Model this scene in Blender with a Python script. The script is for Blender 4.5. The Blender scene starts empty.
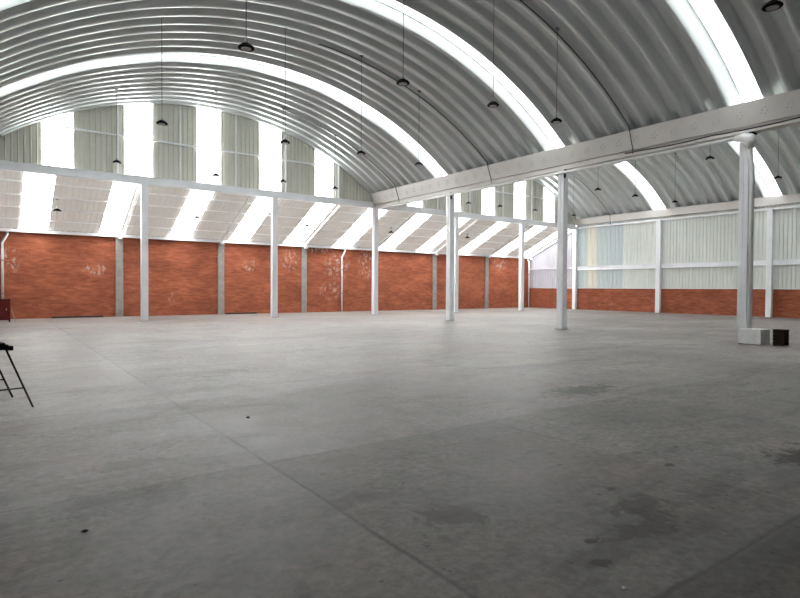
import bpy, bmesh, math, random
from mathutils import Vector, Matrix
random.seed(7)
S = bpy.context.scene
COL = S.collection
PI = math.pi

# ------------------------------------------------------------------ camera
YAW, PIT, ROL, FPX, EYE = 0.6263, 0.0194, 0.0058, 561.43, 1.6
cam_d = bpy.data.cameras.new('camera'); cam = bpy.data.objects.new('camera', cam_d); COL.objects.link(cam)
fw = Vector((math.sin(YAW)*math.cos(PIT), math.cos(YAW)*math.cos(PIT), -math.sin(PIT)))
rt = Vector((math.cos(YAW), -math.sin(YAW), 0)); up = rt.cross(fw)
rt2 = rt*math.cos(ROL) + up*math.sin(ROL); up2 = -rt*math.sin(ROL) + up*math.cos(ROL)
cam.matrix_world = Matrix(((rt2.x, up2.x, -fw.x, 0), (rt2.y, up2.y, -fw.y, 0), (rt2.z, up2.z, -fw.z, EYE), (0, 0, 0, 1)))
cam_d.sensor_width = 36; cam_d.lens = FPX/800*36; cam_d.clip_end = 300; cam_d.clip_start = 0.05
S.camera = cam

# ------------------------------------------------------------------ sky, sun, exposure
W = bpy.data.worlds.new('world'); S.world = W; W.use_nodes = True
wn = W.node_tree.nodes; wn['Background'].inputs[0].default_value = (0.94, 0.97, 1.0, 1); wn['Background'].inputs[1].default_value = 6.0
sd = bpy.data.lights.new('sun', 'SUN'); sd.energy = 20; sd.angle = math.radians(8); sd.color = (1, 0.96, 0.9)
sun = bpy.data.objects.new('sun', sd); COL.objects.link(sun)
sun.rotation_euler = Vector((0.1, -0.95, -1)).to_track_quat('-Z', 'Y').to_euler(); sun.location = (10, 5, 40)
S.view_settings.view_transform = 'Standard'; S.view_settings.look = 'None'; S.view_settings.gamma = 1
S.view_settings.use_curve_mapping = False; S.view_settings.exposure = 0.58
try:
    S.cycles.use_denoising = True; S.cycles.denoiser = 'OPENIMAGEDENOISE'
    S.cycles.max_bounces = 10; S.cycles.diffuse_bounces = 6; S.cycles.glossy_bounces = 4; S.cycles.transmission_bounces = 8
    S.cycles.sample_clamp_indirect = 12; S.cycles.caustics_reflective = False; S.cycles.caustics_refractive = False
except Exception: pass

# ------------------------------------------------------------------ layout numbers (metres)
YB, YW, XC, XR, SP = 28.05, 32.90, 18.44, 37.63, 6.39
XL, Y0 = -0.95, -2.6
ZB0, ZB1 = 6.316, 6.68                  # beam between the vaults and the lean-to
ARC_R, ARC_C = 14.9, 10.38              # vault radius, height of the lowest rib at the crown
PITCH = 6.022/9                          # one roof rib
XM = (8.85, 28.03)
def arc_z(x, xm, off=0.0):
    r = ARC_R + off
    return ARC_C - ARC_R + math.sqrt(max(r*r - (x-xm)**2, 0.01))
KL = 2.2/4.85
def lean_z(y): return 6.55 - KL*(y-YB)

# ------------------------------------------------------------------ material helpers
class NT:
    def __init__(s, name):
        s.m = bpy.data.materials.new(name); s.m.use_nodes = True; s.t = s.m.node_tree; s.t.nodes.clear()
        s.out = s.n('ShaderNodeOutputMaterial')
    def n(s, typ, **kw):
        nd = s.t.nodes.new(typ)
        for k, v in kw.items():
            if k.startswith('i_'):
                nd.inputs[k[2:].replace('_', ' ')].default_value = v
            else: setattr(nd, k, v)
        return nd
    def l(s, a, b): s.t.links.new(a, b)
    def math(s, op, a, b=None, clamp=False):
        nd = s.n('ShaderNodeMath', operation=op); nd.use_clamp = clamp
        for i, v in enumerate((a, b)):
            if v is None: continue
            if isinstance(v, (int, float)): nd.inputs[i].default_value = v
            else: s.l(v, nd.inputs[i])
        return nd.outputs[0]
    def ramp(s, fac, stops):
        r = s.n('ShaderNodeValToRGB'); e = r.color_ramp.elements
        while len(e) < len(stops): e.new(0.5)
        for i, (p, c) in enumerate(stops):
            e[i].position = p; e[i].color = c if len(c) == 4 else (*c, 1)
        s.l(fac, r.inputs[0]); return r.outputs[0]
    def mix(s, fac, a, b, mode='MIX'):
        nd = s.n('ShaderNodeMix', data_type='RGBA', blend_type=mode)
        for idx, v in ((0, fac), (6, a), (7, b)):
            if isinstance(v, (int, float)): nd.inputs[idx].default_value = v
            elif isinstance(v, tuple): nd.inputs[idx].default_value = v if len(v) == 4 else (*v, 1)
            else: s.l(v, nd.inputs[idx])
        return nd.outputs[2]
    def noise(s, vec, scale, detail=4, rough=0.55, dist=0.0):
        nd = s.n('ShaderNodeTexNoise'); nd.inputs['Scale'].default_value = scale; nd.inputs['Detail'].default_value = detail
        nd.inputs['Roughness'].default_value = rough; nd.inputs['Distortion'].default_value = dist
        if vec is not None: s.l(vec, nd.inputs['Vector'])
        return nd.outputs['Fac']
    def obj(s): return s.n('ShaderNodeNewGeometry').outputs['Position']
    def scale(s, vec, v):
        nd = s.n('ShaderNodeVectorMath', operation='MULTIPLY'); nd.inputs[1].default_value = v; s.l(vec, nd.inputs[0]); return nd.outputs[0]
    def bsdf(s, **kw):
        b = s.n('ShaderNodeBsdfPrincipled')
        for k, v in kw.items():
            i = b.inputs[k.replace('_', ' ')]
            if isinstance(v, (int, float)): i.default_value = v
            elif isinstance(v, tuple): i.default_value = v if len(v) == 4 else (*v, 1)
            else: s.l(v, i)
        return b
    def done(s, b, bump=None, strength=0.2, dist=0.01):
        if bump is not None:
            bn = s.n('ShaderNodeBump'); bn.inputs['Strength'].default_value = strength; bn.inputs['Distance'].default_value = dist
            s.l(bump, bn.inputs['Height']); s.l(bn.outputs[0], b.inputs['Normal'])
        s.l(b.outputs[0], s.out.inputs[0]); return s.m

def paint(name, col, rough=0.5, metal=0.0, var=0.08, scale=3.0, spec=0.5):
    t = NT(name); n = t.noise(t.obj(), scale, 5)
    lo = tuple(c*(1-var) for c in col); hi = tuple(min(1, c*(1+var)) for c in col)
    c = t.ramp(n, [(0.3, lo), (0.7, hi)])
    return t.done(t.bsdf(Base_Color=c, Roughness=rough, Metallic=metal, Specular_IOR_Level=spec), n, 0.05, 0.01)

def sheet_translucent(name, col, trans, refl=(0.75, 0.78, 0.78)):
    t = NT(name); n = t.noise(t.scale(t.obj(), (0.6, 0.6, 0.6)), 2.0, 3)
    c = t.ramp(n, [(0.2, tuple(x*0.94 for x in col)), (0.8, col)])
    tr = t.n('ShaderNodeBsdfTranslucent'); t.l(c, tr.inputs[0])
    df = t.n('ShaderNodeBsdfDiffuse'); df.inputs[0].default_value = (*refl, 1)
    gl = t.n('ShaderNodeMixShader'); gl.inputs[0].default_value = trans; t.l(df.outputs[0], gl.inputs[1]); t.l(tr.outputs[0], gl.inputs[2])
    t.l(gl.outputs[0], t.out.inputs[0]); return t.m

def brick_mat(name, axis, marks):
    t = NT(name); p = t.obj(); sp = t.n('ShaderNodeSeparateXYZ'); t.l(p, sp.inputs[0])
    cb = t.n('ShaderNodeCombineXYZ'); t.l(sp.outputs[axis], cb.inputs[0]); t.l(sp.outputs[2], cb.inputs[1])
    bk = t.n('ShaderNodeTexBrick'); t.l(cb.outputs[0], bk.inputs['Vector'])
    bk.inputs['Color1'].default_value = (0.30, 0.070, 0.028, 1); bk.inputs['Color2'].default_value = (0.40, 0.108, 0.044, 1)
    bk.inputs['Mortar'].default_value = (0.33, 0.12, 0.07, 1)
    bk.inputs['Scale'].default_value = 1; bk.inputs['Mortar Size'].default_value = 0.008; bk.inputs['Brick Width'].default_value = 0.30
    bk.inputs['Row Height'].default_value = 0.09; bk.inputs['Bias'].default_value = 0.1; bk.inputs['Mortar Smooth'].default_value = 0.4
    n1 = t.noise(t.scale(p, (0.7, 0.7, 1.5)), 1.1, 5, 0.6)
    n2 = t.noise(t.scale(p, (1.2, 1.2, 6.0)), 1.6, 3, 0.6)
    c = t.mix(1.0, bk.outputs['Color'], t.ramp(n1, [(0.3, (0.66, 0.62, 0.6)), (0.7, (1.15, 1.2, 1.2))]), 'MULTIPLY')
    c = t.mix(0.8, c, t.ramp(n2, [(0.35, (0.78, 0.72, 0.7)), (0.65, (1.15, 1.2, 1.3))]), 'MULTIPLY')
    # white salt blooms and dark smudges on the brick
    tot = None
    for (mx, my, mz, rx, rz) in marks:
        sb = t.n('ShaderNodeVectorMath', operation='SUBTRACT'); t.l(p, sb.inputs[0]); sb.inputs[1].default_value = (mx, my, mz)
        ml = t.scale(sb.outputs[0], (1/rx, 1/rx, 1/rz)); ln = t.n('ShaderNodeVectorMath', operation='LENGTH'); t.l(ml, ln.inputs[0])
        v = t.math('SUBTRACT', 1.0, ln.outputs['Value'], True)
        tot = v if tot is None else t.math('MAXIMUM', tot, v)
    if tot is not None:
        nn = t.noise(t.scale(p, (2.4, 2.4, 1.6)), 2.2, 6, 0.7)
        f = t.math('MULTIPLY', t.ramp(nn, [(0.52, (0, 0, 0)), (0.62, (1, 1, 1))]), t.math('MULTIPLY', tot, 2.0, True), True)
        c = t.mix(t.math('MULTIPLY', f, 0.55), c, (0.62, 0.55, 0.5))
    return t.done(t.bsdf(Base_Color=c, Roughness=0.85), bk.outputs['Fac'], 0.25, 0.004)

def floor_mat():
    t = NT('stained_concrete'); p = t.obj(); sp = t.n('ShaderNodeSeparateXYZ'); t.l(p, sp.inputs[0]); X, Y = sp.outputs[0], sp.outputs[1]
    big = t.noise(t.scale(p, (1, 1, 1)), 0.22, 5, 0.6, 0.4)
    mid = t.noise(t.scale(p, (0.8, 1.3, 1)), 0.9, 6, 0.62, 0.6)
    fine = t.noise(p, 14, 5, 0.65)
    c = t.ramp(big, [(0.3, (0.168, 0.150, 0.140)), (0.7, (0.305, 0.277, 0.262))])
    c = t.mix(0.85, c, t.ramp(mid, [(0.34, (0.60, 0.585, 0.57)), (0.5, (1, 1, 1)), (0.66, (1.28, 1.26, 1.23))]), 'MULTIPLY')
    c = t.mix(0.8, c, t.ramp(fine, [(0.38, (0.70, 0.70, 0.70)), (0.62, (1.2, 1.2, 1.2))]), 'MULTIPLY')
    blot = t.noise(p, 3.2, 6, 0.7, 0.3)
    c = t.mix(0.8, c, t.ramp(blot, [(0.36, (0.66, 0.65, 0.64)), (0.48, (1, 1, 1)), (0.66, (1.12, 1.12, 1.12))]), 'MULTIPLY')
    spk = t.noise(p, 9.0, 2, 0.5); c = t.mix(t.ramp(spk, [(0.70, (0, 0, 0)), (0.73, (0.8, 0.8, 0.8))]), c, (0.05, 0.045, 0.042))
    # swept dark marks
    sw = t.noise(t.scale(p, (0.35, 1.6, 1)), 1.0, 4, 0.6, 1.0)
    c = t.mix(0.7, c, t.ramp(sw, [(0.54, (1, 1, 1)), (0.66, (0.55, 0.53, 0.51))]), 'MULTIPLY')
    # slab tones, stepped darker towards the camera to paint in light falloff
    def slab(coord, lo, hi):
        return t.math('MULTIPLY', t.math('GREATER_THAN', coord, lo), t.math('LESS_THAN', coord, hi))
    slab_falloff = None
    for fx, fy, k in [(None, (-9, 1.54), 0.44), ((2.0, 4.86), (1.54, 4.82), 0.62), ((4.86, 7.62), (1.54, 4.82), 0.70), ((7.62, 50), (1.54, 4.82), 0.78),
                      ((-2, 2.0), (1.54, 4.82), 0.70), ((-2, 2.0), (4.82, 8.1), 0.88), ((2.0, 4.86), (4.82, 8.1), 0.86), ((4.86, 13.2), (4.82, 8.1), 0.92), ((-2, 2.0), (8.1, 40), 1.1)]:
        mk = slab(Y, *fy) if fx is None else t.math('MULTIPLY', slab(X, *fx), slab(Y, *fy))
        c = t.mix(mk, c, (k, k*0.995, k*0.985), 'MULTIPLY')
        q = t.math('SUBTRACT', 1.0, t.math('MULTIPLY', mk, 1-k)); slab_falloff = q if slab_falloff is None else t.math('MULTIPLY', slab_falloff, q)
    wob = t.math('MULTIPLY', t.math('SUBTRACT', t.noise(p, 1.5, 3), 0.5), 0.05)
    def line(coord, pos, w, dark):
        d = t.math('ABSOLUTE', t.math('SUBTRACT', t.math('ADD', coord, wob), pos))
        return t.math('MULTIPLY', t.math('SUBTRACT', 1.0, t.math('DIVIDE', d, w), True), dark)
    tot = None
    brk = t.ramp(t.noise(p, 0.8, 3), [(0.35, (0.25, 0.25, 0.25)), (0.6, (1, 1, 1))])
    for cd, pos, w, dk in [(X, 2.0, 0.03, 1.0), (X, 4.86, 0.025, 0.6), (X, 7.62, 0.03, 0.4), (X, 10.4, 0.03, 0.3), (X, 13.2, 0.04, 0.35), (X, 18.44, 0.05, 0.3),
                           (Y, 1.54, 0.03, 1.0), (Y, 4.82, 0.03, 0.7), (Y, 8.1, 0.03, 0.35), (Y, 11.4, 0.04, 0.35), (Y, 14.7, 0.05, 0.3), (Y, 21.3, 0.06, 0.3)]:
        v = line(cd, pos, w, dk); tot = v if tot is None else t.math('MAXIMUM', tot, v)
    tot = t.math('MULTIPLY', tot, brk)
    c = t.mix(t.math('MULTIPLY', tot, 0.9), c, (0.035, 0.033, 0.03))
    st = None
    nn = t.noise(t.scale(p, (1.6, 1, 1)), 4.5, 7, 0.75, 0.8); nn = t.math('MULTIPLY', t.math('SUBTRACT', nn, 0.48), 4.5)
    for (mx, my, rx, ry, k) in [(6.35, 2.05, 0.5, 0.26, 0.9), (7.5, 5.5, 0.75, 0.35, 0.6), (3.85, 2.3, 0.3, 0.16, 0.55), (3.55, 2.05, 0.35, 0.12, 0.5),
                                (2.87, 1.95, 0.07, 0.05, 0.8), (3.05, 2.15, 0.05, 0.03, 0.8), (4.0, 2.62, 0.06, 0.03, 0.7), (4.98, 2.68, 0.05, 0.04, 0.9),
                                (0.8, 4.6, 0.5, 0.3, 0.3), (2.62, 2.98, 0.25, 0.2, 0.5), (4.8, 2.2, 0.6, 0.15, 0.35),
                                (0.95, 5.5, 0.35, 0.15, 0.4), (3.2, 10.6, 1.1, 0.3, 0.3), (12.3, 5.0, 1.6, 0.25, 0.3), (2.6, 8.9, 0.9, 0.25, 0.3)]:
        sb = t.n('ShaderNodeVectorMath', operation='SUBTRACT'); t.l(p, sb.inputs[0]); sb.inputs[1].default_value = (mx, my, 0)
        ml = t.scale(sb.outputs[0], (1/rx, 1/ry, 0)); ln = t.n('ShaderNodeVectorMath', operation='LENGTH'); t.l(ml, ln.inputs[0])
        v = t.math('MULTIPLY', t.math('MULTIPLY', t.math('SUBTRACT', t.math('SUBTRACT', 1.15, ln.outputs['Value']), nn), 2.5, True), k)
        st = v if st is None else t.math('MAXIMUM', st, v)
    c = t.mix(st, c, (0.032, 0.026, 0.023))
    # rusty tinge here and there
    rn = t.noise(p, 0.5, 3); c = t.mix(t.math('MULTIPLY', t.ramp(rn, [(0.5, (0, 0, 0)), (0.65, (1, 1, 1))]), 0.18), c, (0.27, 0.19, 0.17))
    r = t.ramp(mid, [(0.3, (0.44, 0.44, 0.44)), (0.7, (0.60, 0.60, 0.60))])
    h = t.math('SUBTRACT', t.math('ADD', mid, t.math('MULTIPLY', fine, 0.35)), tot)
    b = t.bsdf(Base_Color=c, Roughness=r); t.l(t.math('MULTIPLY', t.math('SUBTRACT', 1.0, t.math('MULTIPLY', st, 0.8)), t.math('MULTIPLY', slab_falloff, 0.45)), b.inputs['Specular IOR Level'])
    return t.done(b, h, 0.25, 0.012)

def roof_mat():
    t = NT('galvanised_roof_sheet'); p = t.obj(); sp = t.n('ShaderNodeSeparateXYZ'); t.l(p, sp.inputs[0])
    n = t.noise(t.scale(p, (0.5, 2.0, 0.5)), 1.4, 4, 0.6)
    c = t.ramp(n, [(0.3, (0.66, 0.70, 0.70)), (0.7, (0.72, 0.76, 0.76))])
    w = t.n('ShaderNodeTexWave', wave_type='BANDS', bands_direction='X'); w.inputs['Scale'].default_value = 3.2; w.inputs['Distortion'].default_value = 0.3
    t.l(p, w.inputs['Vector'])
    b = t.bsdf(Base_Color=c, Roughness=0.34, Metallic=0.5)
    return t.done(b, w.outputs['Fac'], 0.03, 0.01)

def lean_mat():
    t = NT('white_roof_sheet'); n = t.noise(t.obj(), 1.2, 4)
    c = t.ramp(n, [(0.3, (0.62, 0.60, 0.58)), (0.7, (0.70, 0.68, 0.66))])
    b = t.bsdf(Base_Color=c, Roughness=0.6); tr = t.n('ShaderNodeBsdfTranslucent'); tr.inputs[0].default_value = (0.9, 0.88, 0.82, 1)
    mx = t.n('ShaderNodeMixShader'); mx.inputs[0].default_value = 0.015; t.l(b.outputs[0], mx.inputs[1]); t.l(tr.outputs[0], mx.inputs[2])
    t.l(mx.outputs[0], t.out.inputs[0]); return t.m

M = dict(
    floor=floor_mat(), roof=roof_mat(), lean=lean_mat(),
    brick_b=brick_mat('red_brick_back', 0, [(18.6, YW, 3.0, 1.1, 1.1), (20.9, YW, 3.3, 0.8, 1.3), (18.1, YW, 1.4, 0.9, 0.7), (4.3, YW, 2.5, 0.7, 0.5), (0.62, YW, 2.9, 0.5, 0.8),
                                           (15.2, YW, 3.3, 0.7, 0.8), (34.0, YW, 3.6, 0.9, 0.6), (8.1, YW, 1.0, 0.3, 0.3), (17.3, YW, 4.1, 1.4, 0.3), (12.6, YW, 2.9, 0.6, 0.4)]),
    brick_r=brick_mat('red_brick_right', 1, [(XR, 25.0, 0.5, 0.6, 0.12)]),
    white=paint('white_painted_steel', (0.90, 0.91, 0.93), 0.45, 0, 0.05, 1.5),
    gutter=paint('pale_gutter_steel', (0.70, 0.67, 0.64), 0.5, 0, 0.06, 1.2),
    clad=paint('cream_wall_sheet', (0.64, 0.625, 0.55), 0.5, 0, 0.05, 0.8),
    clad_r=paint('white_wall_sheet', (0.73, 0.755, 0.71), 0.5, 0, 0.04, 0.8),
    concrete=paint('pilaster_concrete', (0.29, 0.265, 0.245), 0.85, 0, 0.18, 4),
    pvc=paint('white_pvc', (0.86, 0.86, 0.86), 0.35, 0, 0.02, 3),
    black=paint('black_paint', (0.006, 0.006, 0.007), 0.75, 0, 0.1, 8, 0.1),
    cable=paint('dark_cable', (0.03, 0.03, 0.035), 0.7, 0, 0.1, 8, 0.2),
    rear_wall=paint('unpainted_render', (0.45, 0.44, 0.43), 0.9, 0, 0.1, 3, 0.1),
    dark_wall=paint('soot_grey_render', (0.05, 0.05, 0.05), 0.9, 0, 0.1, 3, 0.1),
    bolt=paint('bolt_head', (0.52, 0.50, 0.48), 0.6, 0.0, 0.1, 8),
    grey=paint('grey_zinc', (0.35, 0.35, 0.36), 0.4, 0.6, 0.1, 8),
    lens=paint('lamp_lens', (0.45, 0.45, 0.48), 0.4, 0, 0.02, 8),
    block=paint('whitewashed_block', (0.86, 0.86, 0.86), 0.8, 0, 0.08, 5),
    crate=paint('dark_brown_crate', (0.022, 0.013, 0.010), 0.8, 0, 0.3, 12, 0.1),
    red=paint('dark_red_paint', (0.11, 0.012, 0.010), 0.6, 0, 0.2, 5, 0.2),
    rust=paint('rusty_steel', (0.05, 0.04, 0.04), 0.8, 0.0, 0.2, 9, 0.2),
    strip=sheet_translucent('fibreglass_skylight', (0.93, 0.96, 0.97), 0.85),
    strip2=sheet_translucent('shaded_fibreglass', (0.30, 0.33, 0.33), 0.10),  # dimmer copy of the skylight sheet, paints in the slanted flank's weaker light
    pane=sheet_translucent('milky_wall_sheet', (0.45, 0.44, 0.46), 0.06, (0.38, 0.36, 0.39)),
    pane_blue=sheet_translucent('bluish_wall_sheet', (0.20, 0.23, 0.25), 0.05, (0.56, 0.61, 0.61)),
    pane_cream=sheet_translucent('yellowish_wall_sheet', (0.4, 0.34, 0.24), 0.05, (0.70, 0.68, 0.61)),
)

# ------------------------------------------------------------------ mesh helpers
class MB:
    def __init__(s): s.v = []; s.f = []; s.o = Vector((0, 0, 0))
    def at(s, o): s.o = Vector(o); return s
    def box(s, x0, x1, y0, y1, z0, z1, sx=0.0):
        b = len(s.v)
        for z in (z0, z1):
            for (x, y) in ((x0, y0), (x1, y0), (x1, y1), (x0, y1)): s.v.append((x, y, z))
        s.f += [tuple(b+i for i in q) for q in ((0, 3, 2, 1), (4, 5, 6, 7), (0, 1, 5, 4), (1, 2, 6, 5), (2, 3, 7, 6), (3, 0, 4, 7))]
        return s
    def prism(s, pts, a, b, axis):          # closed polygon in the two other axes, pushed from a to b along axis
        n = len(pts); i0 = len(s.v)
        for t in (a, b):
            for (p, q) in pts:
                s.v.append({'x': (t, p, q), 'y': (p, t, q), 'z': (p, q, t)}[axis])
        s.f.append(tuple(i0+i for i in range(n))[::-1]); s.f.append(tuple(i0+n+i for i in range(n)))
        for i in range(n):
            j = (i+1) % n; s.f.append((i0+i, i0+j, i0+n+j, i0+n+i))
        return s
    def tube(s, pts, r, n=10, cap=True, radii=None):
        pts = [Vector(p) for p in pts]; rings = []; nrm = None
        for i, p in enumerate(pts):
            a = pts[max(i-1, 0)]; c = pts[min(i+1, len(pts)-1)]; d = (c-a).normalized()
            if nrm is None:
                nrm = Vector((0, 0, 1)) if abs(d.z) < 0.9 else Vector((1, 0, 0))
            nrm = (nrm - d*nrm.dot(d)).normalized(); bn = d.cross(nrm)
            rr = radii[i] if radii else r; ring = []
            for k in range(n):
                t = 2*PI*(k+0.5)/n; ring.append(len(s.v)); s.v.append(tuple(p + nrm*math.cos(t)*rr + bn*math.sin(t)*rr))
            rings.append(ring)
        for a, b in zip(rings, rings[1:]):
            for k in range(n): s.f.append((a[k], a[(k+1) % n], b[(k+1) % n], b[k]))
        if cap: s.f.append(tuple(rings[0][::-1])); s.f.append(tuple(rings[-1]))
        return s
    def bar(s, p, q, w, h):                  # rectangular bar between two points
        p, q = Vector(p), Vector(q); d = (q-p).normalized(); side = d.cross(Vector((0, 0, 1)))
        side = side.normalized() if side.length > 1e-3 else Vector((1, 0, 0)); u = side.cross(d).normalized(); b = len(s.v)
        for e in (p, q):
            for (i, j) in ((-1, -1), (1, -1), (1, 1), (-1, 1)): s.v.append(tuple(e + side*i*w/2 + u*j*h/2))
        s.f += [tuple(b+i for i in qd) for qd in ((0, 3, 2, 1), (4, 5, 6, 7), (0, 1, 5, 4), (1, 2, 6, 5), (2, 3, 7, 6), (3, 0, 4, 7))]
        return s
    def lathe(s, prof, c=(0, 0, 0), n=20):
        rings = []
        for (r, z) in prof:
            ring = []
            for k in range(n):
                t = 2*PI*k/n; ring.append(len(s.v)); s.v.append((c[0]+r*math.cos(t), c[1]+r*math.sin(t), c[2]+z))
            rings.append(ring)
        for a, b in zip(rings, rings[1:]):
            for k in range(n): s.f.append((a[k], a[(k+1) % n], b[(k+1) % n], b[k]))
        s.f.append(tuple(rings[0][::-1])); s.f.append(tuple(rings[-1])); return s
    def grid(s, rows):                       # rows of points -> sheet
        b = len(s.v); m = len(rows[0])
        for r in rows: s.v += [tuple(p) for p in r]
        for i in range(len(rows)-1):
            for j in range(m-1): s.f.append((b+i*m+j, b+i*m+j+1, b+(i+1)*m+j+1, b+(i+1)*m+j))
        return s
    def build(s, name, mat, parent=None, smooth=False, bevel=0, origin=None):
        me = bpy.data.meshes.new(name)
        o = Vector(origin) if origin is not None else Vector((0, 0, 0))
        me.from_pydata([tuple(Vector(p)-o) for p in s.v], [], s.f)
        bm = bmesh.new(); bm.from_mesh(me); bmesh.ops.recalc_face_normals(bm, faces=bm.faces)
        if bevel: bmesh.ops.bevel(bm, geom=bm.edges[:], offset=bevel, segments=2, affect='EDGES', profile=0.5)
        bm.to_mesh(me); bm.free()
        if smooth:
            for p in me.polygons: p.use_smooth = True
        me.materials.append(mat)
        ob = bpy.data.objects.new(name, me); COL.objects.link(ob); ob.location = o
        if parent is not None: ob.parent = parent
        return ob

def tag(o, label, cat, group=None):
    o['label'] = label; o['category'] = cat
    if group: o['group'] = group
    return o
def struct(o): o['kind'] = 'structure'; return o
def thing(name, label, cat, loc=(0, 0, 0), rz=0, group=None):
    o = bpy.data.objects.new(name, None); COL.objects.link(o); o.location = loc; o.rotation_euler = (0, 0, rz)
    o.empty_display_size = 0.2
    return tag(o, label, cat, group)
def dup(root, loc, label, rz=None):
    r = root.copy(); COL.objects.link(r); r.location = loc; r['label'] = label
    if rz is not None: r.rotation_euler = (0, 0, rz)
    for ch in list(root.children):
        c = ch.copy(); COL.objects.link(c); c.parent = r
        for g in list(ch.children):
            d = g.copy(); COL.objects.link(d); d.parent = c
    return r

# ================================================================== SETTING
# floor
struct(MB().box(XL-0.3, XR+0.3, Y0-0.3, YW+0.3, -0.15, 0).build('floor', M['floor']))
# brick walls
struct(MB().box(XL-0.3, XR+0.25, YW, YW+0.2, 0, 4.42).build('wall_back', M['brick_b']))
struct(MB().box(XR, XR+0.2, Y0, YW, 0, 1.66).build('wall_right', M['brick_r']))
struct(MB().box(XL-0.2, XL, Y0, YW, 0, 4.0).box(XL-0.2, XL, Y0, YW, 4.0, 7.1).build('wall_left', M['rear_wall']))

# ribbed wall sheet along an axis
def ribbed(name, a0, a1, zf0, zf1, place, mat, pitch=0.22, depth=0.04):
    xs = []; k0 = math.floor(a0/pitch)
    k = k0
    while k*pitch < a1:
        for u, d in ((0.0, 0.0), (0.70, 0.0), (0.78, 1.0), (0.92, 1.0)):
            x = (k+u)*pitch
            if a0 < x < a1: xs.append((x, d))
        k += 1
    def dep(x):
        u = (x/pitch) % 1.0
        return 0.0 if u < 0.70 else ((u-0.70)/0.08 if u < 0.78 else (1.0 if u < 0.92 else (1-u)/0.08))
    xs = [(a0, dep(a0))] + xs + [(a1, dep(a1))]
    m = MB(); r0 = []; r1 = []
    for x, d in xs: r0.append(place(x, d*depth, zf0(x))); r1.append(place(x, d*depth, zf1(x)))
    # subdivide long runs so the curved top follows the vault
    m.grid([r0, r1])
    return struct(m.build(name, mat))
YG = YB + 0.12                               # plane of the gable sheet
gable_strips = [(1.67+3.205*k, 2.84+3.205*k) for k in range(11)]
gable_strips = [s for s in gable_strips if not (s[1] > 17.4 and s[0] < 19.3)]
def top_at(x):
    if x < 18.44: return arc_z(x, XM[0]) + 0.12 if abs(x-XM[0]) < 9.55 else 6.95
    return arc_z(x, XM[1]) + 0.12 if abs(x-XM[1]) < 9.55 else 6.95
placeB = lambda x, d, z: (x, YG-d, z)
wn_ = 1
pos = XL
for (a, b) in gable_strips + [(XR-0.02, XR-0.02)]:
    if a > pos: ribbed('wall_gable', pos, a, lambda x: ZB1-0.2, top_at, placeB, M['clad'])
    if b > a:
        n = 10; m = MB(); m.grid([[(a+(b-a)*i/n, YG, ZB1-0.2) for i in range(n+1)], [(a+(b-a)*i/n, YG, top_at(a+(b-a)*i/n)) for i in range(n+1)]])
        struct(m.build('window_%d' % wn_, M['strip'])); wn_ += 1
    pos = b

# right wall sheet: main run, bluish and yellowish sheets, end of the lean-to
placeR = lambda y, d, z: (XR-d, y, z)
Z1 = lambda y: 1.66
ribbed('wall_right_cladding', Y0, 23.98, Z1, lambda y: 7.25, placeR, M['clad_r'])
ribbed('window_%d' % wn_, 23.98, 26.19, Z1, lambda y: 7.25, placeR, M['pane_blue']); wn_ += 1
ribbed('window_%d' % wn_, 26.19, 27.0, Z1, lambda y: 7.25, placeR, M['pane_cream']); wn_ += 1
ribbed('window_%d' % wn_, 27.0, YB, Z1, lambda y: 7.25, placeR, M['pane_blue']); wn_ += 1
ribbed('window_%d' % wn_, YB, YW, Z1, lambda y: lean_z(y)+0.02, placeR, M['pane'])

# lean-to roof: ribbed white sheets with translucent ones between
lean_strips = [(1.05, 2.2), (4.45, 5.5), (7.9, 9.03), (11.3, 12.45), (14.75, 15.95), (18.3, 19.6), (21.9, 23.1), (25.3, 26.45), (29.2, 30.4), (33.2, 34.5), (36.3, 37.15)]
def lean_sheet(name, x0, x1, mat):
    pitch = 0.25; xs = [x0]; k = math.floor(x0/pitch)
    while k*pitch < x1:
        for u in (0.0, 0.6, 0.7, 0.9):
            if x0 < (k+u)*pitch < x1: xs.append((k+u)*pitch)
        k += 1
    xs.append(x1)
    d = lambda x: (0.0 if (x/pitch) % 1 < 0.6 else (((x/pitch) % 1-0.6)/0.1 if (x/pitch) % 1 < 0.7 else (1.0 if (x/pitch) % 1 < 0.9 else (1-(x/pitch) % 1)/0.1)))*0.03
    ya, yb = YB-0.05, YW+0.1
    struct(MB().grid([[(x, ya, lean_z(ya)-d(x)+0.03) for x in xs], [(x, yb, lean_z(yb)-d(x)+0.03) for x in xs]]).build(name, mat))
pos = XL
for (a, b) in lean_strips + [(XR, XR)]:
    lean_sheet('ceiling_lean_to', pos, a, M['lean'])
    if b > a: wn_ += 1; lean_sheet('window_%d' % wn_, a, b, M['strip'])
    pos = b

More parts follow.
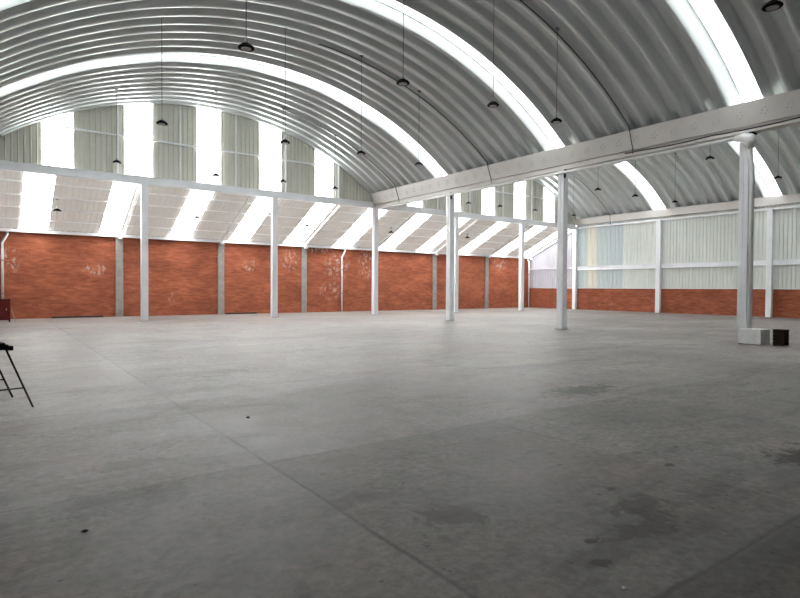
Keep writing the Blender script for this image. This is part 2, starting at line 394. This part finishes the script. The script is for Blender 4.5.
# the two vaults of deep ribbed sheet with skylight bands
RIB = [(0.0, 0.0), (0.07, 0.004), (0.12, 0.02), (0.16, 0.05), (0.27, 0.18), (0.30, 0.205), (0.34, 0.215), (0.66, 0.215), (0.70, 0.205), (0.73, 0.18), (0.84, 0.05), (0.88, 0.02), (0.93, 0.004), (1.0, 0.0)]
BANDS = {0: [7.12, 14.11, 21.10], 1: [6.60, 13.59, 20.58]}
BL = 0.968
SEG = 96
def rib_off(vi, y):
    b = BANDS[vi][0]
    for s in BANDS[vi]:
        if s <= y <= s+BL: return 0.15
        if y > s+BL: b = s+BL
    u = ((y-b)/PITCH) % 1.0
    for (u0, o0), (u1, o1) in zip(RIB, RIB[1:]):
        if u0 <= u <= u1: return o0+(o1-o0)*(u-u0)/(u1-u0)
    return 0.0
def vault(vi):
    global wn_
    xm = XM[vi]; half = 9.585
    if vi == 0: xa, xb = XL+0.02, xm+half
    else: xa, xb = xm-half, XR-0.02
    a0 = math.asin((xa-xm)/ARC_R); a1 = math.asin((xb-xm)/ARC_R)
    angs = [a0+(a1-a0)*i/SEG for i in range(SEG+1)]
    def row(y, off): return [(xm+(ARC_R+off)*math.sin(a), y, ARC_C-ARC_R+(ARC_R+off)*math.cos(a)) for a in angs]
    bands = BANDS[vi]
    segs = []; y = bands[0]
    while y > Y0: y -= PITCH
    m = MB(); rows = []
    def flush():
        nonlocal rows, m
        if len(rows) > 1:
            mm = MB().grid(rows); struct(mm.build('ceiling_vault', M['roof'], smooth=True))
        rows = []
    while y < YG - 0.01:
        hit = [b for b in bands if abs(b-y) < 0.05]
        if hit:
            rows.append(row(y, 0.0)); flush()
            b0 = hit[0]; L = BL
            # bright pan, seam, then the falling flank in dimmer sheet, its shade painted in
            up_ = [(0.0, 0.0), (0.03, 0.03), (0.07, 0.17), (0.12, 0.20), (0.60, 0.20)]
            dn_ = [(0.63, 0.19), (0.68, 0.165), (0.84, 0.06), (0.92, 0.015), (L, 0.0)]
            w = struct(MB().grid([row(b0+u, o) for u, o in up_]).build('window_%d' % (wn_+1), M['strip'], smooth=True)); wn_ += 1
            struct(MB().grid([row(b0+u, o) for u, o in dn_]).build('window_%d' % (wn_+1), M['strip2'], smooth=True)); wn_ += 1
            struct(MB().grid([row(b0+0.59, 0.197), row(b0+0.60, 0.17), row(b0+0.63, 0.165), row(b0+0.64, 0.18)]).build('trim_%d' % wn_, M['roof'], smooth=True))
            y += L; continue
        for u, o in RIB[:-1]:
            if y+u*PITCH < YG-0.01: rows.append(row(y+u*PITCH, o))
        y += PITCH
    rows.append(row(YG-0.005, 0.12)); flush()
vault(0); vault(1)

# rear end of the shed behind the camera
m = MB(); n = 60
xs = [XL+(XR-XL)*i/n for i in range(n+1)]
m.grid([[(x, Y0, 0) for x in xs], [(x, Y0, top_at(min(max(x, XL), XR))+0.1) for x in xs]]); struct(m.build('wall_rear', M['rear_wall']))

# ================================================================== STEEL AND CONCRETE
def column_proto(name, label, h):
    t = thing(name, label, 'column', (0, 0, 0), 0, None)
    w = 0.14
    m = MB(); m.box(-w, w, -w, -0.008, 0.02, h).box(-w, w, 0.008, w, 0.02, h).box(-w+0.02, w-0.02, -0.01, 0.01, 0.02, h)
    m.build('shaft', M['white'], t)
    MB().box(-0.2, 0.2, -0.2, 0.2, 0, 0.02).build('base_plate', M['grey'], t)
    for sx in (-1, 1):
        for sy in (-1, 1): MB().lathe([(0.012, 0.02), (0.012, 0.045)], (sx*0.17, sy*0.17, 0), 6).build('anchor_bolt', M['grey'], t)
    return t
back_lab = ['white steel column at the brick wall side, leftmost in the photo', 'white steel column, second from the left under the long back beam',
            'white steel column where the valley gutter meets the back beam', 'white steel column of the back beam, half hidden behind a nearer column',
            'white steel column of the back beam, last one before the right-hand corner']
c0 = None
for k in range(5):
    x = XC + (k-2)*SP
    if c0 is None: c0 = column_proto('steel_column', back_lab[0], ZB0); c0.location = (x, YB, 0)
    else: dup(c0, (x, YB, 0), back_lab[k])
v_lab = {1: 'white steel column under the valley gutter, farthest of the three free-standing ones', 2: 'white steel column under the valley gutter, middle of the three free-standing ones',
         3: 'large white steel column nearest the camera, rising from a white block'}
VY = {1: 21.24, 2: 14.43, 3: 7.67}
for j in (1, 2, 3):
    if j < 3: cc = dup(c0, (XC, VY[j], 0), v_lab[j])
    else:
        cc = thing('steel_column', v_lab[3], 'column', (XC, VY[3]+0.03, 0)); w = 0.125
        MB().box(-w, w, -w, -0.008, 0.442, ZB0).box(-w, w, 0.008, w, 0.442, ZB0).box(-w+0.02, w-0.02, -0.01, 0.01, 0.442, ZB0).build('shaft', M['white'], cc)
    MB().box(-0.15, -0.11, -0.22, -0.142 if j < 3 else -0.13, 6.0, 6.32).box(-0.15, 0.15, -0.24, -0.222, 6.26, 6.31).build('bracket', M['black'], cc)
    MB().box(-0.06, 0.06, -0.06, 0.06, 6.20, 6.319).build('head_stub', M['white'], cc)
# right wall columns
rw_lab = ['white column against the right wall at the foot of the lean-to roof slope', 'white column against the right wall, middle one of three',
          'white column against the right wall, just right of the nearest free-standing column', 'white column against the right wall near the camera side']
r0 = thing('wall_column', rw_lab[0], 'column', (XR-0.18, YB, 0))
MB().box(-0.13, 0.13, -0.15, -0.006, 0, 6.45).box(-0.13, 0.13, 0.006, 0.15, 0, 6.45).box(-0.11, 0.11, -0.01, 0.01, 0, 6.45).build('shaft', M['white'], r0)
MB().box(-0.16, 0.13, -0.19, -0.152, 0, 0.02).box(-0.16, 0.13, 0.152, 0.19, 0, 0.02).build('base_plate', M['grey'], r0)
for k, y in enumerate((21.12, 14.22)): dup(r0, (XR-0.18, y, 0), rw_lab[k+1])

# back beam (box of two channels) and its coping angle
b = thing('roof_beam', 'long white steel beam between the gable sheets and the lean-to roof', 'beam', (XC, YB, ZB0))
x0, x1 = XL-XC, XR-XC-0.32
MB().box(x0, x1, -0.12, 0.10, 0.001, 0.36).build('web', M['white'], b)
MB().box(x0, x1, -0.15, -0.12, 0.0, 0.03).box(x0, x1, -0.15, -0.12, 0.33, 0.36).build('flange', M['white'], b)
# eave beam on top of the brick wall
b = thing('eave_beam', 'white steel eave channel along the top of the long brick wall', 'beam', (XC, YW-0.1, 4.2))
MB().box(XL-XC, XR-XC, -0.08, 0.09, 0, 0.15).box(XL-XC, XR-XC, -0.11, -0.08, 0, 0.03).build('channel', M['white'], b)
# pilasters, rafters above them
pil_x = [5.40, 10.80, 16.15, 21.56, 26.98, 32.44]
pil_lab = ['grey concrete pilaster in the brick wall left of the leftmost column', 'grey concrete pilaster in the brick wall, second from the left',
           'grey concrete pilaster in the brick wall, left of the white drainpipe', 'grey concrete pilaster in the brick wall just right of the gutter-end column',
           'grey concrete pilaster in the brick wall, just left of the paired columns', 'grey concrete pilaster in the brick wall nearest the far right corner']
raf_lab = ['white sloping rafter above the leftmost concrete pilaster', 'white sloping rafter above the second pilaster from the left', 'white sloping rafter ending at the pilaster left of the drainpipe',
           'white sloping rafter just right of the gutter-end column', 'white sloping rafter passing behind the far valley column', 'white sloping rafter above the last pilaster before the corner']
P0 = R0 = None
def rafter_parts(t):
    MB().bar((0, 0.18, -KL*0.18-0.13), (0, YW-0.2-YB, -KL*(YW-0.2-YB)-0.13), 0.08, 0.12).build('bar', M['white'], t)
    MB().box(-0.09, 0.09, YW-YB-0.42, YW-YB-0.24, -KL*(YW-YB)-0.26, -KL*(YW-YB)-0.10).build('end_bracket', M['white'], t)
for x, pl, rl in zip(pil_x, pil_lab, raf_lab):
    if P0 is None:
        P0 = tag(MB().box(-0.18, 0.18, -0.10, 0, 0, 4.19).build('concrete_pilaster', M['concrete'], bevel=0.01), pl, 'pilaster')
        P0.location = (x, YW-0.002, 0)
        R0 = thing('rafter', rl, 'rafter', (x, YB, lean_z(YB))); rafter_parts(R0)
    else:
        q = P0.copy(); COL.objects.link(q); q.location = (x, YW-0.002, 0); q['label'] = pl
        dup(R0, (x, YB, lean_z(YB)), rl)
dup(R0, (0.12, YB, lean_z(YB)), 'white sloping rafter at the left edge of the photo')
dup(R0, (XR-0.14, YB, lean_z(YB)), 'white sloping rafter along the lean-to end wall at right')
# purlins of the lean-to
pl_lab = ['thin white purlin across the lean-to roof, highest of four', 'thin white purlin across the lean-to roof, second from the top',
          'thin white purlin across the lean-to roof, third from the top', 'thin white purlin across the lean-to roof, lowest of four']
PU = None
for k, y in enumerate((YB+0.98, YB+1.95, YB+2.92, YB+3.9)):
    if PU is None:
        PU = tag(MB().box(XL-XC+0.05, XR-XC-0.05, -0.025, 0.025, -0.05, 0.0).build('purlin', M['white']), pl_lab[0], 'purlin'); PU.location = (XC, y, lean_z(y)-0.005)
    else:
        q = PU.copy(); COL.objects.link(q); q.location = (XC, y, lean_z(y)-0.005); q['label'] = pl_lab[k]

# gable studs and rail
stud_x = [1.93, 4.57, 7.28, 9.99, 12.71, 15.95, 20.45, 23.3, 26.1, 29.29, 32.3, 34.9]
stud_where = ['inside the leftmost bright strip of the end wall', 'just left of the second bright strip of the end wall', 'between the second and third bright strips', 'just right of the third bright strip',
              'just right of the fourth bright strip', 'at the right edge of the fifth bright strip', 'left of the first bright strip beyond the valley gutter',
              'left of the second bright strip beyond the gutter', 'right of the second bright strip beyond the gutter', 'between the third and fourth bright strips beyond the gutter',
              'just right of the fourth bright strip beyond the gutter', 'in the last bright strip before the right corner']
for x, wh in zip(stud_x, stud_where):
    h = top_at(x) - 0.16 - ZB1
    o = tag(MB().box(-0.035, 0.035, -0.035, 0.03, 0, h).build('wall_stud', M['white']), 'thin white upright stud ' + wh, 'stud'); o.location = (x, YG-0.085, ZB1)
for nm, (xa, xb) in {'left': (2.2, 15.6), 'right': (21.6, 34.6)}.items():
    o = tag(MB().box(xa-8, xb-8, -0.03, 0.03, -0.035, 0.035).build('wall_rail', M['white']),
            'thin white horizontal rail across the end wall under the %s vault' % ('left' if nm == 'left' else 'right'), 'rail'); o.location = (8, YG-0.155, 8.4)
# right wall rails, between the columns
ry = [(YB+0.16, YW-0.02), (21.28, YB-0.16), (14.38, 20.96), (Y0+0.05, 14.06)]
ry_lab = ['in the lean-to end bay', 'corner to middle wall column', 'between middle and right wall columns', 'beyond the rightmost wall column']
for (ya, yb), lb in zip(ry, ry_lab):
    t = thing('wall_rail', 'white double rail halfway up the right wall, ' + lb, 'rail', (XR-0.13, (ya+yb)/2, 3.27)); h = (yb-ya)/2; z = 0.13 if ya < YB else 0.04
    MB().box(-0.05, 0.07, -h, h, z-0.05, z).build('upper_flange', M['white'], t)
    MB().box(0.0, 0.07, -h, h, -z+0.0, z-0.05).build('web', M['white'], t)
    if ya < YB:
        MB().box(-0.05, 0.07, -h, h, -z-0.05, -z).build('lower_flange', M['white'], t)
        t = tag(MB().box(-0.09, 0.07, -h, h, -0.06, 0.06).build('head_rail', M['white']), 'white rail atop the right wall sheets, ' + lb, 'rail'); t.location = (XR-0.13, (ya+yb)/2, 6.43)
# capping where sheets meet the right brick
for (ya, yb), lb in zip(ry, ry_lab):
    t = tag(MB().box(-0.03, 0.0, ya, yb, 0, 0.035).build('sill_angle', M['white']), 'thin pale sill angle atop the right brick wall, ' + lb, 'trim'); t.location = (XR-0.05, 0, 1.66)

# ================================================================== GUTTERS
def gutter(name, label, x, y0, y1, s):
    """pressed gutter: sloping pale sides; s = both sides or only the room side"""
    t = thing(name, label, 'gutter', (x, (y0+y1)/2, 6.4)); h = (y1-y0)/2
    if s == 'both':
        MB().prism([(-0.42, 0.75), (-0.20, 0.12), (0.20, 0.12), (0.42, 0.75), (0.40, 0.75), (0.18, 0.14), (-0.18, 0.14), (-0.40, 0.75)], -h, h, 'y').build('trough', M['gutter'], t)
        MB().prism([(-0.08, 0.12), (-0.08, 0.03), (-0.17, 0.03), (-0.17, -0.08), (0.17, -0.08), (0.17, 0.03), (0.08, 0.03), (0.08, 0.12)], -h, h, 'y').build('support_channel', M['gutter'], t)
        n = int((y1-y0)/PITCH); rest = MB(); k = 0
        for i in range(n):
            yy = -h + 0.3 + i*PITCH
            for dy, dz in ((-0.07, 0.40), (0.07, 0.44), (-0.03, 0.50), (0.10, 0.36), (0.0, 0.33)):
                xx = -0.20 - (dz-0.12)*0.22/0.63
                if y0+h+yy < 4.0: continue
                k += 1; m = MB() if k <= 100 else rest
                m.box(xx-0.016, xx, yy+dy-0.014, yy+dy+0.014, dz-0.014, dz+0.014)
                if k <= 100: m.build('bolt', M['bolt'], t)
        rest.build('bolt', M['bolt'], t)['kind'] = 'stuff'
    else:
        MB().prism([(-0.18, 0.74), (-0.12, 0.24), (0.16, 0.24), (0.16, 0.26), (-0.10, 0.26), (-0.16, 0.74)], -h, h, 'y').build('trough', M['gutter'], t)
    return t
gutter('valley_gutter', 'long pale steel valley gutter running between the two vaults', XC, Y0+0.02, YB-0.13, 'both')
gutter('wall_gutter', 'pale steel gutter along the top of the right wall', XR-0.17, Y0, YB-0.05, 'one')

# ================================================================== PIPES
def arc_pts(c, r, a0, a1, n, plane):
    out = []
    for i in range(n+1):
        a = a0+(a1-a0)*i/n; p, q = r*math.cos(a), r*math.sin(a)
        out.append((c[0], c[1]+p, c[2]+q) if plane == 'yz' else (c[0]+p, c[1], c[2]+q))
    return out
t = thing('drain_pipe', 'white plastic pipe under the valley gutter with a big elbow down the nearest column', 'pipe', (XC-0.3, 7.46, 0))
XP = -0.0
MB().tube([(XP, y-7.46, 6.16+0.003*(y-7.7)) for y in (27.6, 21, 14, 7.8)], 0.055, 12).build('long_run', M['pvc'], t, smooth=True)
MB().tube([(XP, 0.45, 6.16), (XP, 0.2, 6.15), (XP, 0.05, 6.09), (XP+0.01, 0.0, 5.95), (XP+0.02, 0.0, 5.78)], 0.12, 16, radii=[0.06, 0.15, 0.17, 0.165, 0.085]).build('elbow', M['pvc'], t, smooth=True)
MB().tube([(XP+0.02, 0.0, 5.8), (XP+0.12, 0.0, 5.3), (XP+0.16, 0.0, 4.9), (XP+0.16, 0.0, 0.46)], 0.065, 12).build('down_run', M['pvc'], t, smooth=True)
for (x, lab, xo) in [(18.93, 'white drainpipe on the brick wall left of the gutter-end column', 0.12), (0.34, 'white drainpipe on the brick wall at the left edge of the photo', 0.1)]:
    t = thing('downpipe', lab, 'pipe', (x, YW-0.07, 0))
    MB().tube([(0, 0, 0.0), (0, 0, 3.65), (0.03, -0.005, 3.72), (xo+0.06, -0.02, 3.98), (xo+0.1, -0.02, 4.06), (xo+0.1, -0.02, 4.19)], 0.055, 12).build('pipe_run', M['pvc'], t, smooth=True)
    for z in (1.2, 2.8): MB().lathe([(0.062, z), (0.062, z+0.05)], (0, 0, 0), 14).build('clamp', M['grey'], t)
t = thing('downpipe', 'white drainpipe in the far right corner beside the brick wall end', 'pipe', (XR-0.34, YW-0.25, 0))
MB().tube([(0, 0, 0.0), (0, 0, 3.85), (0, 0.03, 3.95), (-0.0, 0.12, 4.08), (0, 0.14, 4.18)], 0.06, 12).build('pipe_run', M['pvc'], t, smooth=True)
for z in (1.2, 2.8): MB().lathe([(0.067, z), (0.067, z+0.05)], (0, 0, 0), 14).build('clamp', M['grey'], t)

# ================================================================== CONDUITS
def conduit(label, vi, y, xa, xb, drop=None):
    xm = XM[vi]; pts = []
    for i in range(41):
        x = xa+(xb-xa)*i/40; pts.append((x-xm, 0, arc_z(x, xm)-0.03-9.0))
    if drop:
        for (dx, z) in drop: pts.append((dx-xm, 0, z-9.0))
    o = tag(MB().tube(pts, 0.016, 6).build('conduit', M['cable'], smooth=True), label, 'conduit'); o.location = (xm, y, 9.0)
GD = [(XC-0.47, 7.12), (XC-0.44, 7.0), (XC-0.25, 6.5), (XC-0.25, 6.36)]
conduit('dark electrical conduit following the left vault down to the gutter, nearest of three', 0, 11.26, 10.6, 17.9, GD)
conduit('dark electrical conduit following the left vault down to the gutter, middle of three', 0, 18.19, 9.5, 17.9, GD)
conduit('dark electrical conduit following the left vault down to the gutter, farthest of three', 0, 25.3, 11.3, 17.9, GD)
conduit('dark electrical conduit following the right vault down to the right wall', 1, 24.85, 24, 37.2, [(37.24, 7.0), (37.33, 6.5), (37.4, 6.42)])
pts = []
for i in range(41):
    y = 10.95 - i*0.27
    if i == 0: pts.append((0, 0.5, 0.0))
    pts.append((0, y-10.95, 0.0 - 0.03*abs(math.sin(i*0.35))))
o = tag(MB().tube(pts, 0.02, 6).build('electric_cable', M['cable'], smooth=True), 'black electric cable strung under the valley gutter near the big column', 'cable'); o.location = (XC-0.42, 10.95, 6.37)

# ================================================================== LAMPS
def lamp_proto(label, L):
    t = thing('high_bay_lamp', label, 'lamp', (0, 0, 0))
    MB().lathe([(0.155, 0.0), (0.165, 0.01), (0.165, 0.03), (0.14, 0.045), (0.09, 0.05), (0.08, 0.10), (0.045, 0.12)]).build('housing', M['black'], t)
    MB().lathe([(0.105, -0.006), (0.105, 0.004)]).build('lens', M['lens'], t)
    m = MB()
    for k in range(12):
        a = 2*PI*k/12; m.bar((0.05*math.cos(a), 0.05*math.sin(a), 0.065), (0.13*math.cos(a), 0.13*math.sin(a), 0.055), 0.008, 0.04)
    m.build('heat_sink', M['black'], t)
    MB().lathe([(0.03, 0.12), (0.03, 0.19), (0.012, 0.20), (0.012, 0.26)], n=10).build('hanger', M['grey'], t)
    return t
LP = None
def lamp(x, y, z, label, group=None):
    global LP
    vi = 0 if x < XC else 1
    top = (arc_z(x, XM[vi]) + rib_off(vi, y)*0.9) if y < YB else lean_z(y)
    if LP is None: LP = lamp_proto(label, 0); t = LP; t.location = (x, y, z); base = None
    else:
        t = LP.copy(); COL.objects.link(t); t.location = (x, y, z); t['label'] = label
        for ch in list(LP.children):
            if ch.name.split('.')[0] in ('cable', 'ceiling_hook'): continue
            c = ch.copy(); COL.objects.link(c); c.parent = t
    L = top - z
    MB().tube([(0, 0, 0.24), (0, 0, L-0.02)], 0.007 if y < YB else 0.009, 5).build('cable', M['cable'], t)
    MB().box(-0.06, 0.06, -0.04, 0.04, L-0.06, L).build('ceiling_hook', M['grey'], t)
    return t
lamp(4.22, 11.26, 6.48, 'large black hanging lamp near top left, its pale lens visible')
lamp(8.2, 11.26, 6.63, 'black hanging lamp before the middle skylight arc, right of the top left lamp')
lamp(11.31, 11.26, 6.69, 'black hanging lamp under the wide skylight arc at the top centre')
lamp(14.04, 11.26, 6.73, 'black hanging lamp close to the valley gutter at top centre')
lamp(11.42, 4.37, 6.7, 'largest black hanging lamp at the top right corner')
lamp(4.18, 18.19, 6.55, 'black hanging lamp before the end wall, right of the second bright strip')
lamp(8.21, 18.19, 6.60, 'black hanging lamp near the roof curve above the fourth bright strip')
lamp(11.3, 18.19, 6.67, 'black hanging lamp under the far skylight arc, left of the gutter')
lamp(14.06, 18.19, 6.62, 'black hanging lamp close above the far end of the valley gutter')
lamp(4.09, 25.35, 6.62, 'small black lamp low before the end wall, left of the second bright strip')
lamp(8.11, 25.35, 6.58, 'small black lamp in front of the third bright strip')
lamp(11.34, 25.35, 6.68, 'small black lamp low at the right edge of the fourth bright strip')
lamp(14.19, 25.35, 6.66, 'small black lamp low at the right edge of the fifth bright strip')
lamp(22.9, 10.87, 6.75, 'black lamp under the right vault, just left of the big near column')
lamp(29.35, 10.87, 6.76, 'black lamp under the right vault at the right edge of the photo')
lamp(25.35, 17.63, 6.72, 'black lamp under the right vault, just right of the middle valley column')
lamp(28.75, 17.63, 6.73, 'black lamp under the right vault, left of the middle skylight band')
lamp(32.95, 17.63, 6.80, 'black lamp under the right vault, above the wall gutter beside the skylight band')
lamp(23.3, 25.2, 6.72, 'small black lamp before the end wall, first right of the far valley column')
lamp(26.0, 25.2, 6.78, 'small black lamp before the end wall, second right of the far valley column')
lamp(29.3, 25.2, 6.80, 'small black lamp before the end wall, third right of the far valley column')
lamp(33.4, 25.2, 6.80, 'small black lamp at the far corner where the right vault meets the wall')
lamp(2.38, 30.15, 5.04, 'small black lamp under the lean-to roof, beside the leftmost roof strip')
lamp(8.65, 30.15, 5.20, 'small black lamp under the lean-to roof, in front of the third roof strip')
lamp(15.0, 30.15, 5.22, 'small black lamp under the lean-to roof, in front of the fifth roof strip')
lamp(21.1, 30.2, 5.21, 'small black lamp under the lean-to roof, right of the gutter-end column')
lamp(27.85, 30.2, 5.25, 'small black lamp under the lean-to roof, right of the paired columns')

# ================================================================== LOOSE THINGS
o = tag(MB().box(0, 0.66, 0, 0.64, 0, 0.44).build('concrete_block', M['block'], bevel=0.02), 'whitewashed concrete block under the nearest column', 'block'); o.location = (XC-0.26, 7.10, 0)
t = thing('crate', 'dark brown wooden crate beside the white block', 'crate', (XC-0.10, 6.55, 0))
m = MB()
for z in (0.02, 0.13, 0.24, 0.35): m.box(0.0, 0.012, 0.0, 0.30, z, z+0.095).box(0.308, 0.32, 0.0, 0.30, z, z+0.095).box(0.012, 0.308, 0.0, 0.012, z, z+0.095).box(0.012, 0.308, 0.288, 0.30, z, z+0.095)
m.build('slats', M['crate'], t)
m = MB()
for x, y in ((0.013, 0.013), (0.277, 0.013), (0.013, 0.257), (0.277, 0.257)): m.box(x, x+0.03, y, y+0.03, 0, 0.44)
m.build('corner_posts', M['crate'], t)
MB().box(-0.012, 0.332, -0.012, 0.312, 0.446, 0.465).build('lid', M['crate'], t)

# trestle at the left edge: dark angle-iron A frames carrying a short beam
t = thing('trestle', 'dark metal trestle with splayed legs cut off by the left edge', 'trestle', (0.115, 8.76, 0), 0.21)
for y in (0.0, 0.96):
    MB().tube([(0.0, y, 0.80), (0.30, y, 0.0)], 0.013, 6).build('leg', M['black'], t)
    MB().tube([(-0.12, y, 0.80), (-0.42, y, 0.0)], 0.013, 6).build('leg', M['black'], t)
    MB().tube([(0.195, y, 0.27), (-0.32, y, 0.27)], 0.010, 6).build('crossbar', M['black'], t)
MB().box(-0.14, 0.02, -0.06, 1.05, 0.785, 0.85).box(-0.13, -0.02, -0.08, 0.25, 0.85, 0.875).build('top_beam', M['black'], t)
MB().box(0.02, 0.07, -0.07, 0.06, 0.775, 0.83).build('clamp', M['black'], t)
# red machine by the brick wall at the left edge
t = thing('tool_cabinet', 'dark red metal cabinet at the foot of the brick wall, left edge', 'cabinet', (0.17, 30.2, 0))
MB().box(-0.45, 0.42, 0, 0.5, 0.08, 0.98).build('body', M['red'], t, bevel=0.015)
MB().box(-0.47, 0.44, -0.02, 0.52, 0.982, 1.02).build('top', M['red'], t)
MB().box(-0.4, 0.38, -0.012, 0.0, 0.14, 0.9).build('door', M['red'], t)
MB().box(0.26, 0.28, -0.035, -0.013, 0.5, 0.62).build('handle', M['grey'], t)
m = MB()
for x in (-0.43, 0.36): m.box(x, x+0.05, 0.02, 0.07, 0, 0.08).box(x, x+0.05, 0.42, 0.47, 0, 0.08)
m.build('feet', M['black'], t)
MB().bar((0.46, 0.1, 0.55), (0.62, 0.1, 0.012), 0.02, 0.02).build('stay', M['grey'], t)
# dark bars lying along the foot of the brick wall
for (xa, xb, lab) in [(2.3, 4.6, 'long dark steel bar at the foot of the brick wall, left bay'), (11.0, 12.9, 'long dark steel bar at the foot of the brick wall, right of the second pilaster')]:
    h = (xb-xa)/2
    o = tag(MB().prism([(-0.05, 0), (0.05, 0), (0.05, 0.012), (-0.038, 0.012), (-0.038, 0.09), (-0.05, 0.09)], -h, h, 'x').build('steel_bar', M['rust']), lab, 'bar')
    o.location = ((xa+xb)/2, YW-0.2, 0)
# a few pebbles and scraps of debris on the slab
def pebble(x, y, r, mat, label):
    random.seed(int(x*100)); m = MB().lathe([(r*0.5, 0), (r, r*0.25), (r*0.85, r*0.6), (r*0.3, r*0.8)], n=7)
    m.v = [(a*random.uniform(0.8, 1.25), b*random.uniform(0.7, 1.2), c) for a, b, c in m.v]
    o = tag(m.build('pebble', mat), label, 'debris'); o.location = (x, y, 0)
pebble(2.51, 6.63, 0.025, M['black'], 'small black pebble on the floor just right of the long joint')
pebble(0.47, 4.14, 0.018, M['black'], 'small black pebble on the floor at lower left')
pebble(2.72, 1.70, 0.012, M['block'], 'tiny pale pebble beside the floor joint at bottom right')

# repeats of a kind share a group
GROUPS = {'steel_column': 'white free-standing steel columns', 'wall_column': 'white columns against the right wall', 'concrete_pilaster': 'concrete pilasters in the long brick wall',
          'rafter': 'rafters under the lean-to roof', 'purlin': 'purlins under the lean-to roof', 'wall_stud': 'thin studs of the end wall', 'wall_rail': 'white rails on the wall sheets',
          'head_rail': 'rails atop the right wall sheets', 'sill_angle': 'sill angles on the right brick wall', 'downpipe': 'white wall drainpipes', 'conduit': 'electrical conduits along the vaults',
          'high_bay_lamp': 'black hanging high bay lamps', 'steel_bar': 'steel bars at the foot of the brick wall', 'pebble': 'scraps on the floor'}
for o in COL.objects:
    k = o.name.split('.')[0]
    if o.parent is None and 'label' in o and k in GROUPS: o['group'] = GROUPS[k]
